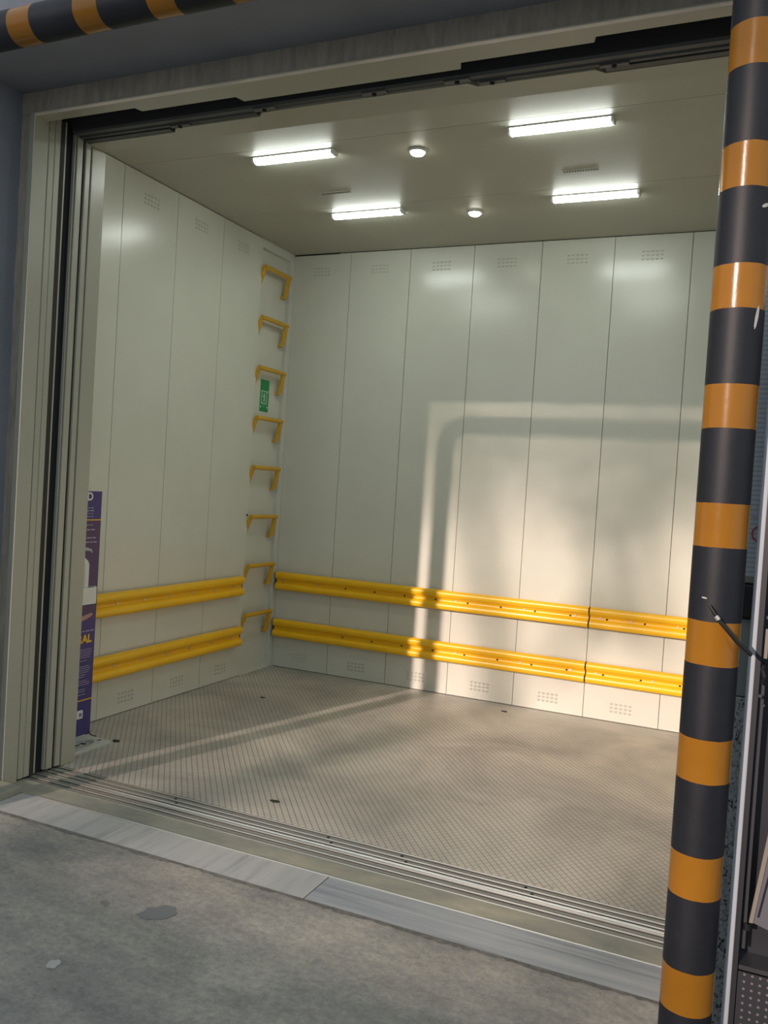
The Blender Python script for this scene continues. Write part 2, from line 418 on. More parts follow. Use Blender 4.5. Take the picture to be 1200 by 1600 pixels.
# cement band round the landing frame: uneven outline
def band(name, x0, x1, z0, z1, vertical):
    bm = bmesh.new(); n = 60
    ring = []
    for i in range(n+1):
        t = i/n; j = 0.004*random.random()
        if vertical:
            z = z0+(z1-z0)*t; row = [(x0-0.02, -2.578-j, z), (x1-0.004*random.random(), -2.580-j, z), (x1, -2.570, z), (x0-0.02, -2.560, z)]
        else:
            x = x0+(x1-x0)*t; row = [(x, -2.560, z1+0.03), (x, -2.580-j, z1+0.0+0.006*random.random()), (x, -2.580-j, z0+0.003*random.random()), (x, -2.570, z0)]
        ring.append([bm.verts.new(p) for p in row])
    for a, b in zip(ring, ring[1:]):
        for k in range(4): bm.faces.new((a[k], a[(k+1) % 4], b[(k+1) % 4], b[k]))
    bm.faces.new(ring[0]); bm.faces.new(ring[-1][::-1])
    return struct(obj(name, bm, 'mortar'))
band('trim_5', 0.28, 2.99, 2.628, 2.712, False)
band('trim_6', 0.29, 0.335, 0.0, 2.63, True)
bm = bmesh.new(); box(bm, 2.925, 2.985, -2.585, -2.56, 0.0, 2.63); struct(obj('trim_7', bm, 'mortar'))
# landing frame: jambs and stepped soffits on both sides of the door slot
bm = bmesh.new(); box(bm, 0.327, 0.355, -2.588, -2.516, 0.0, 2.63); struct(obj('trim_8', bm, 'door_paint', bevel=0.002))
bm = bmesh.new(); box(bm, 2.905, 2.933, -2.588, -2.516, 0.0, 2.63); struct(obj('trim_9', bm, 'door_paint', bevel=0.002))
cx = 1.633
def mirror(pts): return pts + [(2*cx-x, y) for x, y in pts[::-1]]
ZS = 2.616
front_edge = mirror([(0.355, -2.532), (0.790, -2.532), (0.800, -2.502), (1.214, -2.502), (1.226, -2.464)])
bm = bmesh.new(); prism(bm, [(0.33, -2.586)] + front_edge + [(2.936, -2.586)], 2, ZS, 2.632)
struct(obj('trim_10', bm, 'door_paint'))
back_edge = mirror([(0.355, -2.308), (0.800, -2.308), (0.826, -2.338), (1.212, -2.338), (1.236, -2.366)])
bm = bmesh.new(); prism(bm, [(0.20, -2.308)] + back_edge + [(3.066, -2.308), (3.066, -2.228), (0.20, -2.228)], 2, ZS, 2.90)
struct(obj('trim_11', bm, 'door_paint'))
bm = bmesh.new(); box(bm, -0.1, 3.4, -2.60, -2.22, 2.98, 3.05); box(bm, -0.14, -0.1, -2.575, -2.30, 0, 3.0); box(bm, 3.4, 3.44, -2.575, -2.30, 0, 3.0)
box(bm, -0.1, 3.4, -2.575, -2.56, 2.72, 3.0); box(bm, -0.1, 3.4, -2.30, -2.24, 2.90, 3.0)
struct(obj('wall_shaft', bm, 'void_black'))
# door tracks inside the slot
def track(name, x0, x1, y0, y1, z0, z1, label, hang=()):
    t = thing(name, ((x0+x1)/2, (y0+y1)/2, z0), label, 'door track')
    bm = bmesh.new(); h = z1-z0; w = y1-y0
    prism(bm, [(y0, z0+0.008), (y0+0.006, z0), (y1-0.006, z0), (y1, z0+0.008), (y1, z1), (y0, z1)], 0, x0, x1)
    obj('rail', bm, 'track_grey', t)
    for hx in hang:
        bm = bmesh.new(); box(bm, hx-0.045, hx+0.045, y0+0.004, y1-0.004, z0-0.006, z0+0.002); obj('hanger_plate', bm, 'hanger_grey', t, bevel=0.002)
        bm = bmesh.new(); disc(bm, (hx, (y0+y1)/2, z0-0.010), 2, 0.008, 0.006, 12); obj('bolt', bm, 'void_black', t)
track('door_track', 0.36, 2.90, -2.402, -2.368, 2.622, 2.70, 'long dark metal door track in the middle of the stepped slot over the doorway', (1.26, 1.70, 2.00))
track('door_track', 0.36, 1.208, -2.366, -2.340, 2.620, 2.70, 'short dark track over the left doors at the cabin side of the slot', (0.86,))
track('door_track', 2.058, 2.90, -2.366, -2.340, 2.620, 2.70, 'short dark track over the right doors at the cabin side of the slot', (2.11, 2.50))
track('door_track', 0.36, 2.90, -2.452, -2.420, 2.72, 2.80, 'long dark door track along the landing side of the slot')
bm = bmesh.new(); box(bm, 0.36, 0.796, -2.338, -2.310, 2.6175, 2.66); struct(obj('trim_12', bm, 'track_grey'))
bm = bmesh.new(); box(bm, 2.470, 2.90, -2.338, -2.310, 2.6175, 2.66); struct(obj('trim_13', bm, 'track_grey'))

# ---------------------------------------------------------------- telescopic doors, stacked open (left) and their twins at the right
def leaf(parent, x1, sgn, y0, y1, front=None):
    bm = bmesh.new(); a, b = (x1-0.41*sgn, x1); box(bm, min(a, b), max(a, b), y0, y1, 0.008, 2.66)
    return obj('door_panel', bm, 'door_paint', parent, bevel=0.002)
def door(name, edge, sgn, ys):
    e = bpy.data.objects.new(name, None); COL.objects.link(e); e.location = (edge-0.2*sgn, sum(ys[0][:2])/2, 0); struct(e)
    for (y0, y1, dx) in ys: leaf(e, edge + dx*sgn, sgn, y0, y1)
LAND = [(-2.511, -2.482, 0.0), (-2.480, -2.452, 0.0), (-2.426, -2.417, -0.004)]
CAR = [(-2.372, -2.366, 0.0), (-2.362, -2.331, 0.004), (-2.316, -2.289, 0.006)]
door('door_1', 0.353, 1, [(a, b, d) for a, b, d in LAND])
door('door_2', 0.350, 1, CAR)
def gap_shade(pn, x, sgn, y0, y1, mat):  # dark boxes stand in for the shade deep between the stacked door panels
    a, b = x-0.40*sgn, x; o = bpy.data.objects[pn]
    bx('door_gap_shade', (min(a, b), max(a, b), y0, y1, 0.006, 2.655), mat, o)
gap_shade('door_1', 0.349, 1, -2.4515, -2.4265, 'gap_dark'); gap_shade('door_1', 0.336, 1, -2.4165, -2.3725, 'void_black')
gap_shade('door_2', 0.346, 1, -2.3655, -2.3625, 'gap_dark'); gap_shade('door_2', 0.346, 1, -2.3305, -2.3165, 'gap_dark'); gap_shade('door_2', 0.346, 1, -2.2885, -2.281, 'gap_dark')
gap_shade('door_1', 0.346, 1, -2.5155, -2.5115, 'gap_dark')
door('door_3', 2.908, -1, LAND)
door('door_4', 2.912, -1, CAR)

# ---------------------------------------------------------------- sills
def sill(name, label, y0, y1, ridges, flat=None):
    t = thing(name, (cx, (y0+y1)/2, 0), label, 'door sill')
    bm = bmesh.new(); box(bm, 0.02, 3.25, y0, y1, -0.06, -0.002); obj('sill_body', bm, 'sill_metal', t)
    for (a, b, z) in ridges:
        bm = bmesh.new(); w = b-a
        prism(bm, [(a, -0.02), (b, -0.02), (b, z-0.0015), (b-min(0.002, w*.3), z), (a+min(0.002, w*.3), z), (a, z-0.0015)], 0, 0.30, 3.0)
        obj('ridge', bm, 'sill_ridge', t)
        bm = bmesh.new(); box(bm, 0.30, 3.0, a-0.0045, a, -0.004, -0.0012); obj('groove', bm, 'gap_dark', t)
    if flat:
        bm = bmesh.new(); box(bm, 0.33, 3.0, flat[0], flat[1], -0.02, 0.001); obj('flat_strip', bm, 'sill_flat', t)
    return t
cs = sill('door_sill', 'inner grooved metal door sill along the cabin floor edge', -2.374, -2.277,
     [(-2.292, -2.286, 0.002), (-2.328, -2.322, 0.002), (-2.360, -2.355, 0.002)])
bm = bmesh.new(); tube(bm, [(0.30, -2.3735, -0.005), (3.0, -2.3735, -0.005)], 0.0055, 12); obj('nosing', bm, 'sill_ridge', cs, smooth=True)
ls = sill('door_sill', 'outer grooved metal door sill with a wide dull strip beside the marble', -2.586, -2.388,
     [(-2.402, -2.393, 0.003), (-2.440, -2.434, 0.002), (-2.478, -2.471, 0.002), (-2.5855, -2.579, 0.004)], (-2.579, -2.478))
for gx in (0.98, 1.66, 1.95, 2.39):
    for dy in (-2.307, -2.343):
        bm = bmesh.new(); disc(bm, (gx + (0.03 if dy < -2.32 else 0), dy, -0.003), 2, 0.006, 0.002, 12); obj('screw', bm, 'void_black', cs)
bm = bmesh.new(); box(bm, -0.1, 3.3, -2.60, -2.27, -0.14, -0.07); struct(obj('floor.002', bm, 'void_black'))
# stone skirting block at the foot of the left reveal
tag(bx('stone_skirting', (0.281, 0.462, -2.86, -2.593, 0.0, 0.030), 'sill_flat', bevel=0.003),
    'low grey stone block at the foot of the dark blue wall, left of the doorway', 'skirting stone')

# ---------------------------------------------------------------- guard rails
PROF = [(0.018, 0.0), (0.044, 0.002), (0.053, 0.008), (0.056, 0.018), (0.056, 0.034), (0.050, 0.043), (0.034, 0.050), (0.031, 0.056),
        (0.031, 0.066), (0.034, 0.072), (0.050, 0.079), (0.056, 0.088), (0.056, 0.104), (0.053, 0.114), (0.044, 0.120), (0.018, 0.122)]
def guard_rail(fx, u0, u1, ztop, label, bolts, screws, mid):
    t = thing('guard_rail', fx((u0+u1)/2, 0, ztop-0.122), label, 'guard rail', 'yellow guard rails on the cabin walls')
    th = 0.003
    inner = [(max(o-th, 0.015), d + (th if d < 0.03 or 0.061 < d < 0.095 else -th)) for o, d in PROF]
    bm = bmesh.new()
    out = PROF + inner[::-1]
    rings = []
    for u in (u0, u1):
        rings.append([bm.verts.new(fx(u, o, ztop-d)) for o, d in out])
    n = len(out)
    for k in range(n): bm.faces.new((rings[0][k], rings[0][(k+1) % n], rings[1][(k+1) % n], rings[1][k]))
    m = len(PROF)
    for r in rings:
        for k in range(m-1): bm.faces.new((r[k], r[k+1], r[n-2-k], r[n-1-k]))
    obj('beam', bm, 'yellow_paint', t, smooth=True)
    # dark spacer between wall and beam
    for (a, b) in ((u0-(0.0032 if abs(u0-2.136) < .01 else 0.013), u0+0.05), (u1-0.05, u1+(0.0032 if abs(u1-2.128) < .01 else 0.013))):
        p = fx(a, 0.0, ztop-0.004); q = fx(b, 0.0295, ztop-0.118)
        bm = bmesh.new(); lo = [min(p[i], q[i]) for i in range(3)]; hi = [max(p[i], q[i]) for i in range(3)]
        box(bm, lo[0], hi[0], lo[1], hi[1], lo[2], hi[2]); obj('spacer', bm, 'rust_brown', t)
    def fast(u, z, nm, mat, r, h):
        bm = bmesh.new(); seg = 10
        a = [bm.verts.new(fx(u + r*math.cos(2*PI*k/seg), 0.0305, z + r*math.sin(2*PI*k/seg))) for k in range(seg)]
        b = [bm.verts.new(fx(u + 0.8*r*math.cos(2*PI*k/seg), 0.031+h, z + 0.8*r*math.sin(2*PI*k/seg))) for k in range(seg)]
        for k in range(seg): bm.faces.new((a[k], a[(k+1) % seg], b[(k+1) % seg], b[k]))
        bm.faces.new(b); obj(nm, bm, mat, t)
    for u in bolts: fast(u, mid-0.003, 'bolt', 'dark_bolt', 0.0075, 0.001)
    for u in screws: fast(u, mid+0.002, 'screw', 'zinc', 0.0085, 0.004)
    return t
Z1, Z2 = 0.6545, 0.3335
B = [0.546 + 0.2108*k for k in range(12)]
guard_rail(fback, 0.022, 2.128, Z1, 'upper long yellow guard rail on the back wall, left of the joint', [b for b in B if b < 2.1], [0.072, 0.343, 1.314, 1.746, 2.05], Z1-0.061)
guard_rail(fback, 2.136, 3.07, Z1, 'upper short yellow guard rail on the back wall, right of the joint', [b for b in B if b > 2.15], [2.196, 2.365, 2.62], Z1-0.061)
guard_rail(fback, 0.022, 2.128, Z2, 'lower long yellow guard rail on the back wall, left of the joint', [b for b in B if b < 2.1], [1.329, 1.744, 2.044], Z2-0.061)
guard_rail(fback, 2.136, 3.07, Z2, 'lower short yellow guard rail on the back wall, right of the joint', [b for b in B if b > 2.15], [2.191, 2.507], Z2-0.061)
LS = [-1.613, -1.402, -1.195, -0.985, -0.775, -0.567]
guard_rail(fleft, -2.19, -0.475, Z1, 'upper yellow guard rail on the left wall, ending before the rungs', [], LS, Z1-0.061)
guard_rail(fleft, -2.19, -0.470, Z2, 'lower yellow guard rail on the left wall, ending before the rungs', [], LS, Z2-0.061)

# ---------------------------------------------------------------- ladder rungs
RUNG_LABELS = ['lowest yellow ladder rung, near the floor between the ends of the lower guard rails',
    'second yellow ladder rung up from the floor, level with the upper guard rails',
    'third yellow ladder rung up, beside the tiny dark hole in the left wall',
    'fourth yellow ladder rung up, at mid height of the recess',
    'fifth yellow ladder rung up, directly under the green sign',
    'sixth yellow ladder rung up, directly over the green sign',
    'second yellow ladder rung from the top of the recess',
    'topmost yellow ladder rung, just under the cabin ceiling']
RG = 'yellow rungs up the corner recess'
def make_rung():
    t = thing('ladder_rung', (-0.05, -0.245, 0), '', 'ladder rung', RG)
    bm = bmesh.new(); tube(bm, [(0.024, -0.405, 0), (0.024, -0.090, 0)], 0.0145, 14); obj('bar', bm, 'yellow_rung', t, smooth=True)
    for y in (-0.103, -0.392):
        bm = bmesh.new()
        if y > -0.2: path = [(0.034, 0.010), (0.016, 0.012), (-0.009, -0.125), (-0.029, -0.128), (-0.029, -0.140), (0.006, -0.140)]
        else: path = [(0.030, 0.010), (0.016, 0.010), (-0.029, -0.090), (-0.029, -0.115), (-0.018, -0.115)]
        prism(bm, [(a, b) for a, b in path], 1, y-0.018, y+0.016)
        b = obj('bracket', bm, 'yellow_rung', t, bevel=0.003)
        bm = bmesh.new(); disc(bm, (0.000 if y > -0.2 else -0.024, y, -0.132 if y > -0.2 else -0.103), 0, 0.009, 0.008, 12); obj('screw', bm, 'zinc', b)
    return t
r0 = make_rung()
for k in range(8):
    r = r0 if k == 0 else copy_tree(r0)
    r.location = (-0.05, -0.245, 0.3927 + 0.3184*k); r['label'] = RUNG_LABELS[k]; r['category'] = 'ladder rung'; r['group'] = RG

# ---------------------------------------------------------------- green sign in the recess
t = thing('rescue_sign', (-0.05, -0.20, 1.72), 'small tall green sign with white symbol, behind the ladder rungs', 'sign')
bx('sign_plate', (-0.0305, -0.0275, -0.294, -0.192, 1.718, 1.925), 'sign_green', t)
X0, X1 = -0.0276, -0.0262; DY = -0.032
bm = bmesh.new()
box(bm, X0, X1, -0.258+DY, -0.164+DY, 1.848, 1.853)
box(bm, X0, X1, -0.250+DY, -0.244+DY, 1.775, 1.848); box(bm, X0, X1, -0.190+DY, -0.184+DY, 1.775, 1.848); box(bm, X0, X1, -0.250+DY, -0.184+DY, 1.768, 1.774)
obj('symbol_frame', bm, 'sign_white', t)
bm = bmesh.new(); disc(bm, (X0, -0.217+DY, 1.834), 0, 0.0065, 0.001, 12)
for a, b, w in (((-0.219, 1.828), (-0.213, 1.803), 0.011), ((-0.219, 1.826), (-0.232, 1.812), 0.005), ((-0.213, 1.805), (-0.226, 1.784), 0.006), ((-0.212, 1.805), (-0.205, 1.784), 0.006), ((-0.217, 1.824), (-0.203, 1.818), 0.005)):
    d = Vector((b[0]-a[0], b[1]-a[1])).normalized(); n = Vector((-d.y, d.x))*w/2
    prism(bm, [(a[0]+n.x+DY, a[1]+n.y), (b[0]+n.x+DY, b[1]+n.y), (b[0]-n.x+DY, b[1]-n.y), (a[0]-n.x+DY, a[1]-n.y)], 0, X0, X1)
obj('running_figure', bm, 'sign_white', t)
for a, b in (((-0.258, 1.752), (-0.246, 1.742)), ((-0.180, 1.752), (-0.168, 1.742)), ((-0.222, 1.752), (-0.212, 1.748))):
    bx('arrow_mark', (X0, X1, a[0]+DY, b[0]+DY, b[1], a[1]), 'sign_white', t)

# ---------------------------------------------------------------- ceiling lights
def ceiling_light(x, y, label):
    t = thing('ceiling_light', (x, y, H), label, 'ceiling light', 'white batten lights on the cabin ceiling')
    L = 0.2175; w = 0.030
    bx('housing', (x-L+0.004, x+L-0.004, y-w-0.001, y+w+0.001, H-0.007, H), 'housing_white', t)
    bm = bmesh.new()
    prof = [(y - w*math.cos(a), H-0.007 - 0.020*math.sin(a)) for a in [PI*k/10 for k in range(11)]]
    prism(bm, prof, 0, x-L+0.012, x+L-0.012); obj('diffuser', bm, 'lamp_glow', t, smooth=True)
    for s in (-1, 1):
        bm = bmesh.new(); prism(bm, [(y-w, H-0.001), (y-w*0.9, H-0.020), (y, H-0.026), (y+w*0.9, H-0.020), (y+w, H-0.001)], 0, min(x+s*(L-0.012), x+s*L), max(x+s*(L-0.012), x+s*L))
        obj('end_cap', bm, 'housing_white', t)
    return t
ceiling_light(0.894, -1.560, 'long white batten light at the front left of the cabin ceiling')
ceiling_light(0.882, -0.724, 'long white batten light at the back left of the cabin ceiling')
ceiling_light(2.148, -1.562, 'largest-looking white batten light at the front right of the cabin ceiling')
ceiling_light(2.136, -0.714, 'long white batten light at the back right of the cabin ceiling')
def downlight(x, y, label):
    t = thing('downlight', (x, y, H), label, 'downlight', 'small round ceiling spots')
    bm = bmesh.new(); tube(bm, [(x, y, H), (x, y, H-0.006), (x, y, H-0.012)], [0.042, 0.042, 0.036], 24); obj('bezel', bm, 'housing_white', t, smooth=True)
    bm = bmesh.new(); tube(bm, [(x, y, H-0.012), (x, y, H-0.020), (x, y, H-0.025), (x, y, H-0.027)], [0.033, 0.029, 0.018, 0.004], 24); obj('lens', bm, 'down_glow', t, smooth=True)
downlight(1.480, -1.466, 'small round spot between the two front batten lights')
downlight(1.470, -0.603, 'small round spot between the two back batten lights')
def ceil_vent(x, y, label):
    t = thing('ceiling_vent', (x, y, H), label, 'vent', 'narrow ceiling vent strips')
    bx('vent_frame', (x-0.085, x+0.085, y-0.014, y+0.014, H-0.002, H+0.0005), 'ceiling_paint', t)
    bm = bmesh.new()
    for k in range(13): box(bm, x-0.079+k*0.0125, x-0.079+k*0.0125+0.008, y-0.010, y+0.010, H-0.003, H-0.001)
    obj('slots', bm, 'vent_dark', t)
ceil_vent(0.845, -1.05, 'narrow dark vent strip between the two left batten lights')
ceil_vent(2.128, -1.046, 'narrow dark vent strip between the two right batten lights')
# little hole in the left wall
bm = bmesh.new(); disc(bm, (-0.001, -0.412, 1.040), 0, 0.007, 0.003, 12)
tag(obj('wall_plug', bm, 'void_black', smooth=True), 'tiny dark round plug in the left wall beside the third rung', 'wall plug')

# ---------------------------------------------------------------- hand sanitizer stand
t = thing('sanitizer_stand', (0.20, -2.02, 0), 'tall blue printed sanitizer stand with white foot plate, partly behind the door edge', 'stand')
XB = 0.150; YA, YB = -2.19, -1.892
bm = bmesh.new(); prism(bm, [(XB-0.012, 0.012), (XB, 0.012), (XB, 1.17), (XB-0.012, 1.17)], 1, YA, YB); bd = obj('board', bm, 'banner_blue', t)
XF = XB + 0.0004
bx('printed_band', (XF, XF+0.0008, YA, YB-0.0002, 0.60, 1.032), 'banner_plum', t)
for z in (1.036, 0.184): bx('accent_line', (XF, XF+0.0016, YA, YB, z-0.0025, z+0.0025), 'print_yellow', t)
def M_board(y, z):  # text reads towards +Y when seen from +X
    return Matrix.Translation((XF+0.0010, y, z)) @ Matrix(((0, 0, 1, 0), (1, 0, 0, 0), (0, 1, 0, 0), (0, 0, 0, 1)))
text_mesh('lettering', 'D', 0.052, 'print_white', t, M_board(-1.951, 1.128), 0.0015)
text_mesh('lettering', 'RAL', 0.052, 'print_yellow', t, M_board(-1.915, 0.458), 0.0022)
rows = [(1.092, -1.945, .004), (1.079, -1.942, .005), (1.066, -1.944, .003), (1.052, -1.944, .004), (1.012, -1.944, .004), (0.990, -1.930, .006), (0.952, -1.922, .006), (0.932, -1.914, .006),
        (0.512, -1.903, .006)]
for (z, y1, h) in rows:
    y = y1
    while y > YA+0.03:
        w = random.uniform(0.012, 0.03); bx('print_word', (XF, XF+0.0014, y-w, y, z-h/2, z+h/2), 'print_grey', t); y -= w+0.006
        if y < -2.02: break
for g in ((0.425, 5), (0.372, 1), (0.345, 4), (0.305, 2), (0.277, 3), (0.236, 2), (0.212, 1)):
    for k in range(g[1]):
        zz = g[0]-k*0.0095; y1 = -1.907 - random.random()*0.025 - (0.02 if g[1] < 3 else 0); bx('print_line', (XF, XF+0.0012, -2.05, y1, zz-0.0013, zz+0.0013), 'print_grey', t)
bm = bmesh.new(); prism(bm, [(-2.02, 0.575), (-1.96, 0.590), (-1.925, 0.596), (-1.913, 0.591), (-1.922, 0.581), (-1.95, 0.570), (-1.99, 0.560), (-2.02, 0.556)], 0, XF, XF+0.0014); obj('hand_print', bm, 'print_skin', t)
# rounded square icon
def rsq(cy_, cz_, s, r):
    out = []
    for qx, qz, a0 in ((1, 1, 0), (-1, 1, 90), (-1, -1, 180), (1, -1, 270)):
        for k in range(5):
            a = math.radians(a0 + 90*k/4); out.append((cy_ + qx*(s-r) + r*math.cos(a), cz_ + qz*(s-r) + r*math.sin(a)))
    return out
bm = bmesh.new(); prism(bm, rsq(-1.966, 0.118, 0.020, 0.006), 0, XF, XF+0.001); obj('icon', bm, 'print_white', t)
text_mesh('icon_letter', 'n', 0.034, 'banner_blue', t, M_board(-1.9535, 0.108) @ Matrix.Translation((0, 0, 0.0006)), 0.001)
# foot plate, its printed emblem
bx('foot_plate', (0.055, 0.312, -2.19, -1.925, 0.0, 0.016), 'base_board', t, bevel=0.002)
def ring(bm, c, rx, ry, w, z, n=40, gap=None):
    o = []; i = []
    for k in range(n+1):
        a = 2*PI*k/n
        if gap and gap[0] < k/n < gap[1]: continue
        o.append(bm.verts.new((c[0]+rx*math.cos(a), c[1]+ry*math.sin(a), z))); i.append(bm.verts.new((c[0]+(rx-w)*math.cos(a), c[1]+(ry-w)*math.sin(a), z)))
    for k in range(len(o)-1): bm.faces.new((o[k], o[k+1], i[k+1], i[k]))
bm = bmesh.new(); ring(bm, (0.245, -2.05), 0.034, 0.075, 0.004, 0.0166); ring(bm, (0.250, -2.000), 0.018, 0.022, 0.003, 0.0168)
ring(bm, (0.250, -2.000), 0.009, 0.010, 0.0035, 0.0168, gap=(0.1, 0.3))
bm2 = bmesh.new(); box(bm2, 0.232, 0.262, -2.048, -2.028, 0.0162, 0.0168); box(bm2, 0.238, 0.256, -2.090, -2.058, 0.0162, 0.0168); bm2.to_mesh(bpy.data.meshes.new('tmp'))
box(bm, 0.232, 0.262, -2.048, -2.028, 0.0162, 0.0168); box(bm, 0.240, 0.252, -2.095, -2.058, 0.0162, 0.0168); box(bm, 0.262, 0.272, -1.965, -1.945, 0.0162, 0.0168); bm2.free()
obj('emblem', bm, 'print_black', t)
# black cable tie at the foot
bm = bmesh.new(); tube(bm, [(0.155, -1.905, 0.03), (0.160, -1.900, 0.012), (0.178, -1.895, 0.006), (0.190, -1.888, 0.005)], 0.0022, 8)
tag(obj('wire_scrap', bm, 'black_plastic', smooth=True), 'short black wire scrap at the foot of the blue sanitizer stand', 'wire')
bm = bmesh.new(); prism(bm, [(0.285, -1.885), (0.305, -1.902), (0.325, -1.890), (0.318, -1.872), (0.295, -1.872)], 2, 0.0, 0.004)
tag(obj('dirt_scrap', bm, 'rubber_dark'), 'dark scrap of dirt on the cabin floor beside the white foot plate', 'scrap')
# white bottle holder (part) and bottle (own thing)
bm = bmesh.new(); box(bm, XB, 0.232, -2.11, -1.982, 0.652, 0.655)
box(bm, XB, 0.232, -1.985, -1.982, 0.652, 0.732); box(bm, 0.229, 0.232, -2.11, -1.982, 0.652, 0.732); box(bm, XB, 0.232, -2.11, -2.107, 0.652, 0.732)
obj('bottle_holder', bm, 'white_plastic', t)
bx('holder_flange', (XB, XB+0.003, -2.12, -1.905, 0.655, 0.722), 'white_plastic', t)
b = thing('pump_bottle', (0.190, -2.045, 0.655), 'white pump bottle standing in the holder of the blue stand', 'bottle')
bm = bmesh.new(); c = (0.190, -2.045)
tube(bm, [(c[0], c[1], 0.656), (c[0], c[1], 0.835), (c[0], c[1], 0.850), (c[0], c[1], 0.866), (c[0], c[1], 0.872)], [0.034, 0.034, 0.030, 0.015, 0.012], 24); obj('bottle_body', bm, 'white_plastic', b, smooth=True)
bm = bmesh.new(); tube(bm, [(c[0], c[1], 0.872), (c[0], c[1], 0.885)], 0.014, 16); tube(bm, [(c[0], c[1], 0.885), (c[0], c[1], 0.900)], 0.005, 10)
tube(bm, [(c[0], c[1]-0.015, 0.905), (c[0]+0.0, c[1]+0.03, 0.904), (c[0], c[1]+0.055, 0.898), (c[0], c[1]+0.060, 0.888)], [0.009, 0.008, 0.006, 0.005], 12)
obj('pump', bm, 'pump_grey', b, smooth=True)

# ---------------------------------------------------------------- striped guard frame in front of the wall
YP, RP, ZP = -3.08, 0.0545, 2.628; XL, XRP = 0.342, 2.9345; RB = 0.15
g = thing('striped_barrier', (XRP, YP, 0), 'black and orange striped pipe barrier standing before the doorway, reaching over its top', 'barrier')
def arc(cx_, cz_, a0, a1, n=10): return [(cx_ + RB*math.cos(math.radians(a0+(a1-a0)*k/n)), YP, cz_ + RB*math.sin(math.radians(a0+(a1-a0)*k/n))) for k in range(n+1)]
bm = bmesh.new(); tube(bm, [(XRP, YP, 0.0), (XRP, YP, ZP-RB)], RP, 48); obj('post', bm, 'stripes_upright', g, smooth=True)
bm = bmesh.new(); tube(bm, [(XL, YP, 0.0), (XL, YP, ZP-RB)], RP, 48); obj('post', bm, 'stripes_upright', g, smooth=True)
bm = bmesh.new(); tube(bm, [(XL+RB, YP, ZP), (XRP-RB, YP, ZP)], RP, 48); obj('crossbar', bm, 'stripes_level', g, smooth=True)
bm = bmesh.new(); tube(bm, arc(XL+RB, ZP-RB, 180, 90), RP, 48); obj('elbow', bm, 'stripes_upright', g, smooth=True)
bm = bmesh.new(); tube(bm, arc(XRP-RB, ZP-RB, 0, 90), RP, 48); obj('elbow', bm, 'stripes_upright', g, smooth=True)
# scuffs
for (x, z, w, h, rot) in ((2.974, 1.675, 0.0030, 0.026, 0.10), (2.975, 1.905, 0.0035, 0.008, 0.9), (2.914, 1.087, 0.006, 0.0018, 0.1)):
    pts = []; bm = bmesh.new()
    for k in range(8):
        a = 2*PI*k/8; du = w*math.cos(a)*math.cos(rot) + h*math.sin(a)*math.sin(rot); dz = -w*math.cos(a)*math.sin(rot) + h*math.sin(a)*math.cos(rot)
        xx = x+du; yy = YP - math.sqrt(max(0, (RP+0.0006)**2 - (xx-XRP)**2)); pts.append(bm.verts.new((xx, yy, z+dz)))
    bm.faces.new(pts)
    obj('paint_scuff', bm, 'chip_white', g)

# black rod sticking out behind the post
t = thing('latch_rod', (2.99, -3.13, 1.0), 'thin black metal rod slanting across the striped post to the pale edged cabinet', 'rod')
bm = bmesh.new(); tube(bm, [(2.925, -3.150, 1.076), (2.943, -3.152, 1.050), (2.985, -3.140, 1.003), (3.012, -3.120, 0.978)], [0.0025, 0.0045, 0.0045, 0.0045], 10); obj('rod', bm, 'black_plastic', t, smooth=True)
bm = bmesh.new(); tube(bm, [(2.940, -3.153, 1.054), (2.946, -3.153, 1.047)], 0.0052, 10); obj('collar', bm, 'zinc', t, smooth=True)

# ---------------------------------------------------------------- wall cladding and cabinet at the right edge
YW = -2.86
tag(bx('granite_cladding', (2.966, 3.30, YW-0.022, YW, 0.0, 0.838), 'granite', bevel=0.002), 'speckled grey granite slab on the wall at right, low behind the striped post', 'wall cladding')
tag(bx('wall_plate', (2.966, 3.30, YW-0.018, YW, 0.840, 1.022), 'panel_greygreen', bevel=0.002), 'plain grey-green plate on the wall just over the granite slab', 'plate')
tag(bx('switch_box', (2.970, 3.20, YW-0.035, YW, 1.026, 1.104), 'black_plastic', bevel=0.004), 'black box on the wall between the grey-green plate and the ribbed board', 'box')
t = thing('notice_board', (3.1, YW, 1.11), 'ribbed grey board with a red ring mark on the wall over the black box', 'board')
bx('board_face', (2.966, 3.30, YW-0.016, YW, 1.112, 1.90), 'ribbed_grey', t)
bx('lower_lip', (2.966, 3.30, YW-0.022, YW-0.016, 1.108, 1.122), 'beige_card', t)
bm = bmesh.new(); n = 28; cc = (3.012, 1.222)
o_ = [bm.verts.new((cc[0]+0.020*math.cos(2*PI*k/n), YW-0.0175, cc[1]+0.020*math.sin(2*PI*k/n))) for k in range(n)]
i_ = [bm.verts.new((cc[0]+0.0165*math.cos(2*PI*k/n), YW-0.0175, cc[1]+0.0165*math.sin(2*PI*k/n))) for k in range(n)]
for k in range(n): bm.faces.new((o_[k], o_[(k+1) % n], i_[(k+1) % n], i_[k]))
obj('red_ring', bm, 'sign_red', t)
bm = bmesh.new(); box(bm, 2.99, 3.05, YW-0.0178, YW-0.0165, 1.262, 1.270); obj('printed_line', bm, 'print_grey', t)

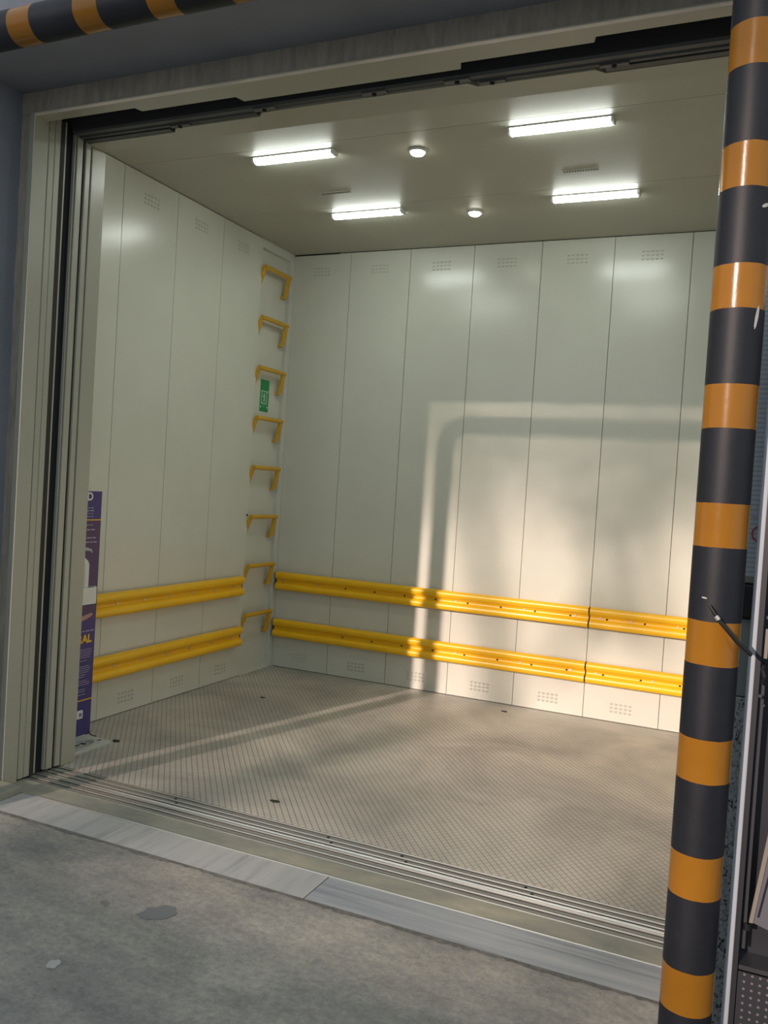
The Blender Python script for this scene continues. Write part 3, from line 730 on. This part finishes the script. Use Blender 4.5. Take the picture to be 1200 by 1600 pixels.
c = thing('metal_cabinet', (3.35, -2.95, 0), 'dark metal cabinet with a pale upright edge strip at the right edge', 'cabinet')
CY = -3.00
bm = bmesh.new(); prism(bm, [(3.006, CY), (3.0215, CY), (3.0215, CY+0.03), (3.006, CY+0.03)], 2, 0.0, 1.75)
obj('edge_strip', bm, 'edge_pale', c, bevel=0.002)
bx('side_frame', (3.0217, 3.032, CY-0.002, CY+0.03, 0.0, 1.75), 'cabinet_dark', c)
bx('back_panel', (3.032, 3.60, CY+0.07, CY+0.08, 0.0, 1.75), 'cabinet_dark', c)
bx('bottom_panel', (3.032, 3.60, CY-0.02, CY+0.07, 0.0, 0.02), 'cabinet_frame', c)
bx('inner_post', (3.036, 3.044, CY+0.02, CY+0.035, 0.30, 0.90), 'cabinet_frame', c)
bx('perforated_plate', (3.034, 3.60, CY+0.006, CY+0.010, 0.02, 0.255), 'perforated', c)
bx('shelf_plate', (3.034, 3.60, CY+0.0, CY+0.07, 0.262, 0.272), 'cabinet_frame', c)
bm = bmesh.new(); tube(bm, [(3.045, CY+0.02, 0.36), (3.045, CY+0.02, 0.345)], 0.009, 12); obj('hinge_pin', bm, 'black_plastic', c)
bx('latch_plate', (3.037, 3.0445, CY-0.004, CY+0.006, 0.955, 1.02), 'beige_card', c, bevel=0.001)
bm = bmesh.new()
for (x, z, r) in ((3.040, 1.045, .004), (3.036, 0.872, .004), (3.044, 0.852, .003), (3.040, 0.94, .0045)):
    disc(bm, (x, CY-0.002, z), 1, r, 0.004, 10)
obj('rivet', bm, 'cabinet_frame', c); 
bm = bmesh.new(); tube(bm, [(3.037, CY, 0.90), (3.041, CY-0.004, 0.915), (3.036, CY, 0.93), (3.042, CY, 0.945)], 0.005, 8); obj('hinge', bm, 'black_plastic', c)
t = thing('leaning_card', (3.09, -2.97, 0.35), 'grey card with a beige edge leaning inside the dark cabinet', 'card')
bm = bmesh.new(); prism(bm, [(3.048, 0.37), (3.056, 0.37), (3.082, 0.575), (3.073, 0.577)], 1, CY+0.0, CY+0.015); obj('beige_edge', bm, 'beige_card', t)
bm = bmesh.new(); prism(bm, [(3.056, 0.37), (3.20, 0.33), (3.22, 0.54), (3.082, 0.575)], 1, CY+0.004, CY+0.012); obj('card_face', bm, 'grey_card', t)
bm = bmesh.new(); prism(bm, [(3.064, 0.385), (3.068, 0.385), (3.086, 0.50), (3.082, 0.50)], 1, CY+0.002, CY+0.004); obj('slot', bm, 'void_black', t)

# ---------------------------------------------------------------- marks on the landing floor
def blob(name, cx_, cy_, rx, ry, rot, mat, label, cat, z=0.0012, seed=1):
    rnd = random.Random(seed); bm = bmesh.new(); vs = []
    for k in range(22):
        a = 2*PI*k/22; q = 1 + rnd.uniform(-0.18, 0.18); x, y = rx*q*math.cos(a), ry*q*math.sin(a)
        vs.append(bm.verts.new((cx_ + x*math.cos(rot)-y*math.sin(rot), cy_ + x*math.sin(rot)+y*math.cos(rot), z)))
    bm.faces.new(vs); return tag(obj(name, bm, mat), label, cat)
blob('floor_stain', 1.492, -3.045, 0.055, 0.040, 0.9, 'stain_dark', 'dark blue-grey oval stain on the landing concrete', 'stain', seed=3)
blob('paint_chip', 1.432, -3.39, 0.016, 0.021, 0.3, 'chip_white', 'pale paint chip on the landing concrete near the lower left corner', 'paint chip', seed=5)
for i, (x, y, r, lb) in enumerate(((0.414, -0.774, .010, 'dark speck on the cabin floor nearest the left guard rails'), (1.703, -0.173, .014, 'dark scrap on the cabin floor close to the back wall'), (1.32, -2.12, .012, 'dark speck on the cabin floor close to the inner sill'))):
    rnd = random.Random(i+20); bm = bmesh.new()
    prism(bm, [(x+r*rnd.uniform(.8, 2.0)*math.cos(a), y+r*rnd.uniform(.5, 1.2)*math.sin(a)) for a in [k*PI/4 for k in range(8)]], 2, 0.0, 0.003)
    tag(obj('floor_speck', bm, 'rubber_dark'), lb, 'scrap', 'dark scraps on the cabin floor')

# ---------------------------------------------------------------- unseen, behind the camera: added sun-blocking wall, ground and the tree
bm = bmesh.new(); box(bm, -12, 8, -7.9, -7.7, 0.0, 1.42)  # unseen wall, added to keep the low sun off the landing floor
struct(obj('wall_sun_block', bm, 'unseen_grey'))
bm = bmesh.new(); box(bm, -40, 20, -45, -7.5, -0.3, -0.01)
struct(obj('floor.003', bm, 'unseen_grey'))
YT = -22.0
def far(xw, s): return (xw + 0.266*YT, s - 0.305*YT)
tr = thing('shade_tree', (far(2.0, 0)[0], YT, 0), 'leafy tree standing in the open far behind the viewer', 'tree')
bm = bmesh.new()
def limb(a, b, r0, r1):
    pa, pb = far(*a), far(*b); tube(bm, [(pa[0], YT, pa[1]), (pb[0], YT, pb[1])], [r0, r1], 10)
limb((1.70, -7.0), (1.62, 0.1), 0.22, 0.10); limb((1.62, 0.1), (1.50, 0.7), 0.09, 0.07); limb((1.50, 0.7), (1.30, 1.5), 0.07, 0.05)
limb((1.9, 0.2), (2.2, 0.72), 0.05, 0.05); limb((2.28, 0.5), (2.10, 1.2), 0.07, 0.05); limb((2.50, 0.45), (2.34, 1.25), 0.07, 0.05); limb((2.0, 1.1), (2.6, 1.35), 0.05, 0.05)
obj('trunk', bm, 'bark', tr, smooth=True)
bm = bmesh.new(); rnd = random.Random(9)
def leafs(n, x0, x1, s0, s1, size):
    for k in range(n):
        xw = rnd.uniform(x0, x1); s = rnd.uniform(s0, s1); px, pz = far(xw, s); py = YT + rnd.uniform(-0.6, 0.6)
        a = rnd.uniform(0, PI); b_ = rnd.uniform(-0.5, 0.5)
        u = Vector((math.cos(a), math.sin(b_)*0.5, math.sin(a)))*size; v = Vector((-math.sin(a), 0.3, math.cos(a)))*size*0.55
        c_ = Vector((px, py, pz)); bm.faces.new([bm.verts.new(c_+q) for q in (u, v, -u, -v)])
leafs(1700, 0.2, 3.8, 1.10, 2.2, 0.040); leafs(1100, 0.2, 3.8, 1.25, 2.2, 0.040)
leafs(500, 0.2, 3.8, -1.3, -0.35, 0.045); leafs(600, 0.2, 3.8, 1.55, 2.2, 0.040)
obj('foliage', bm, 'leaf', tr)
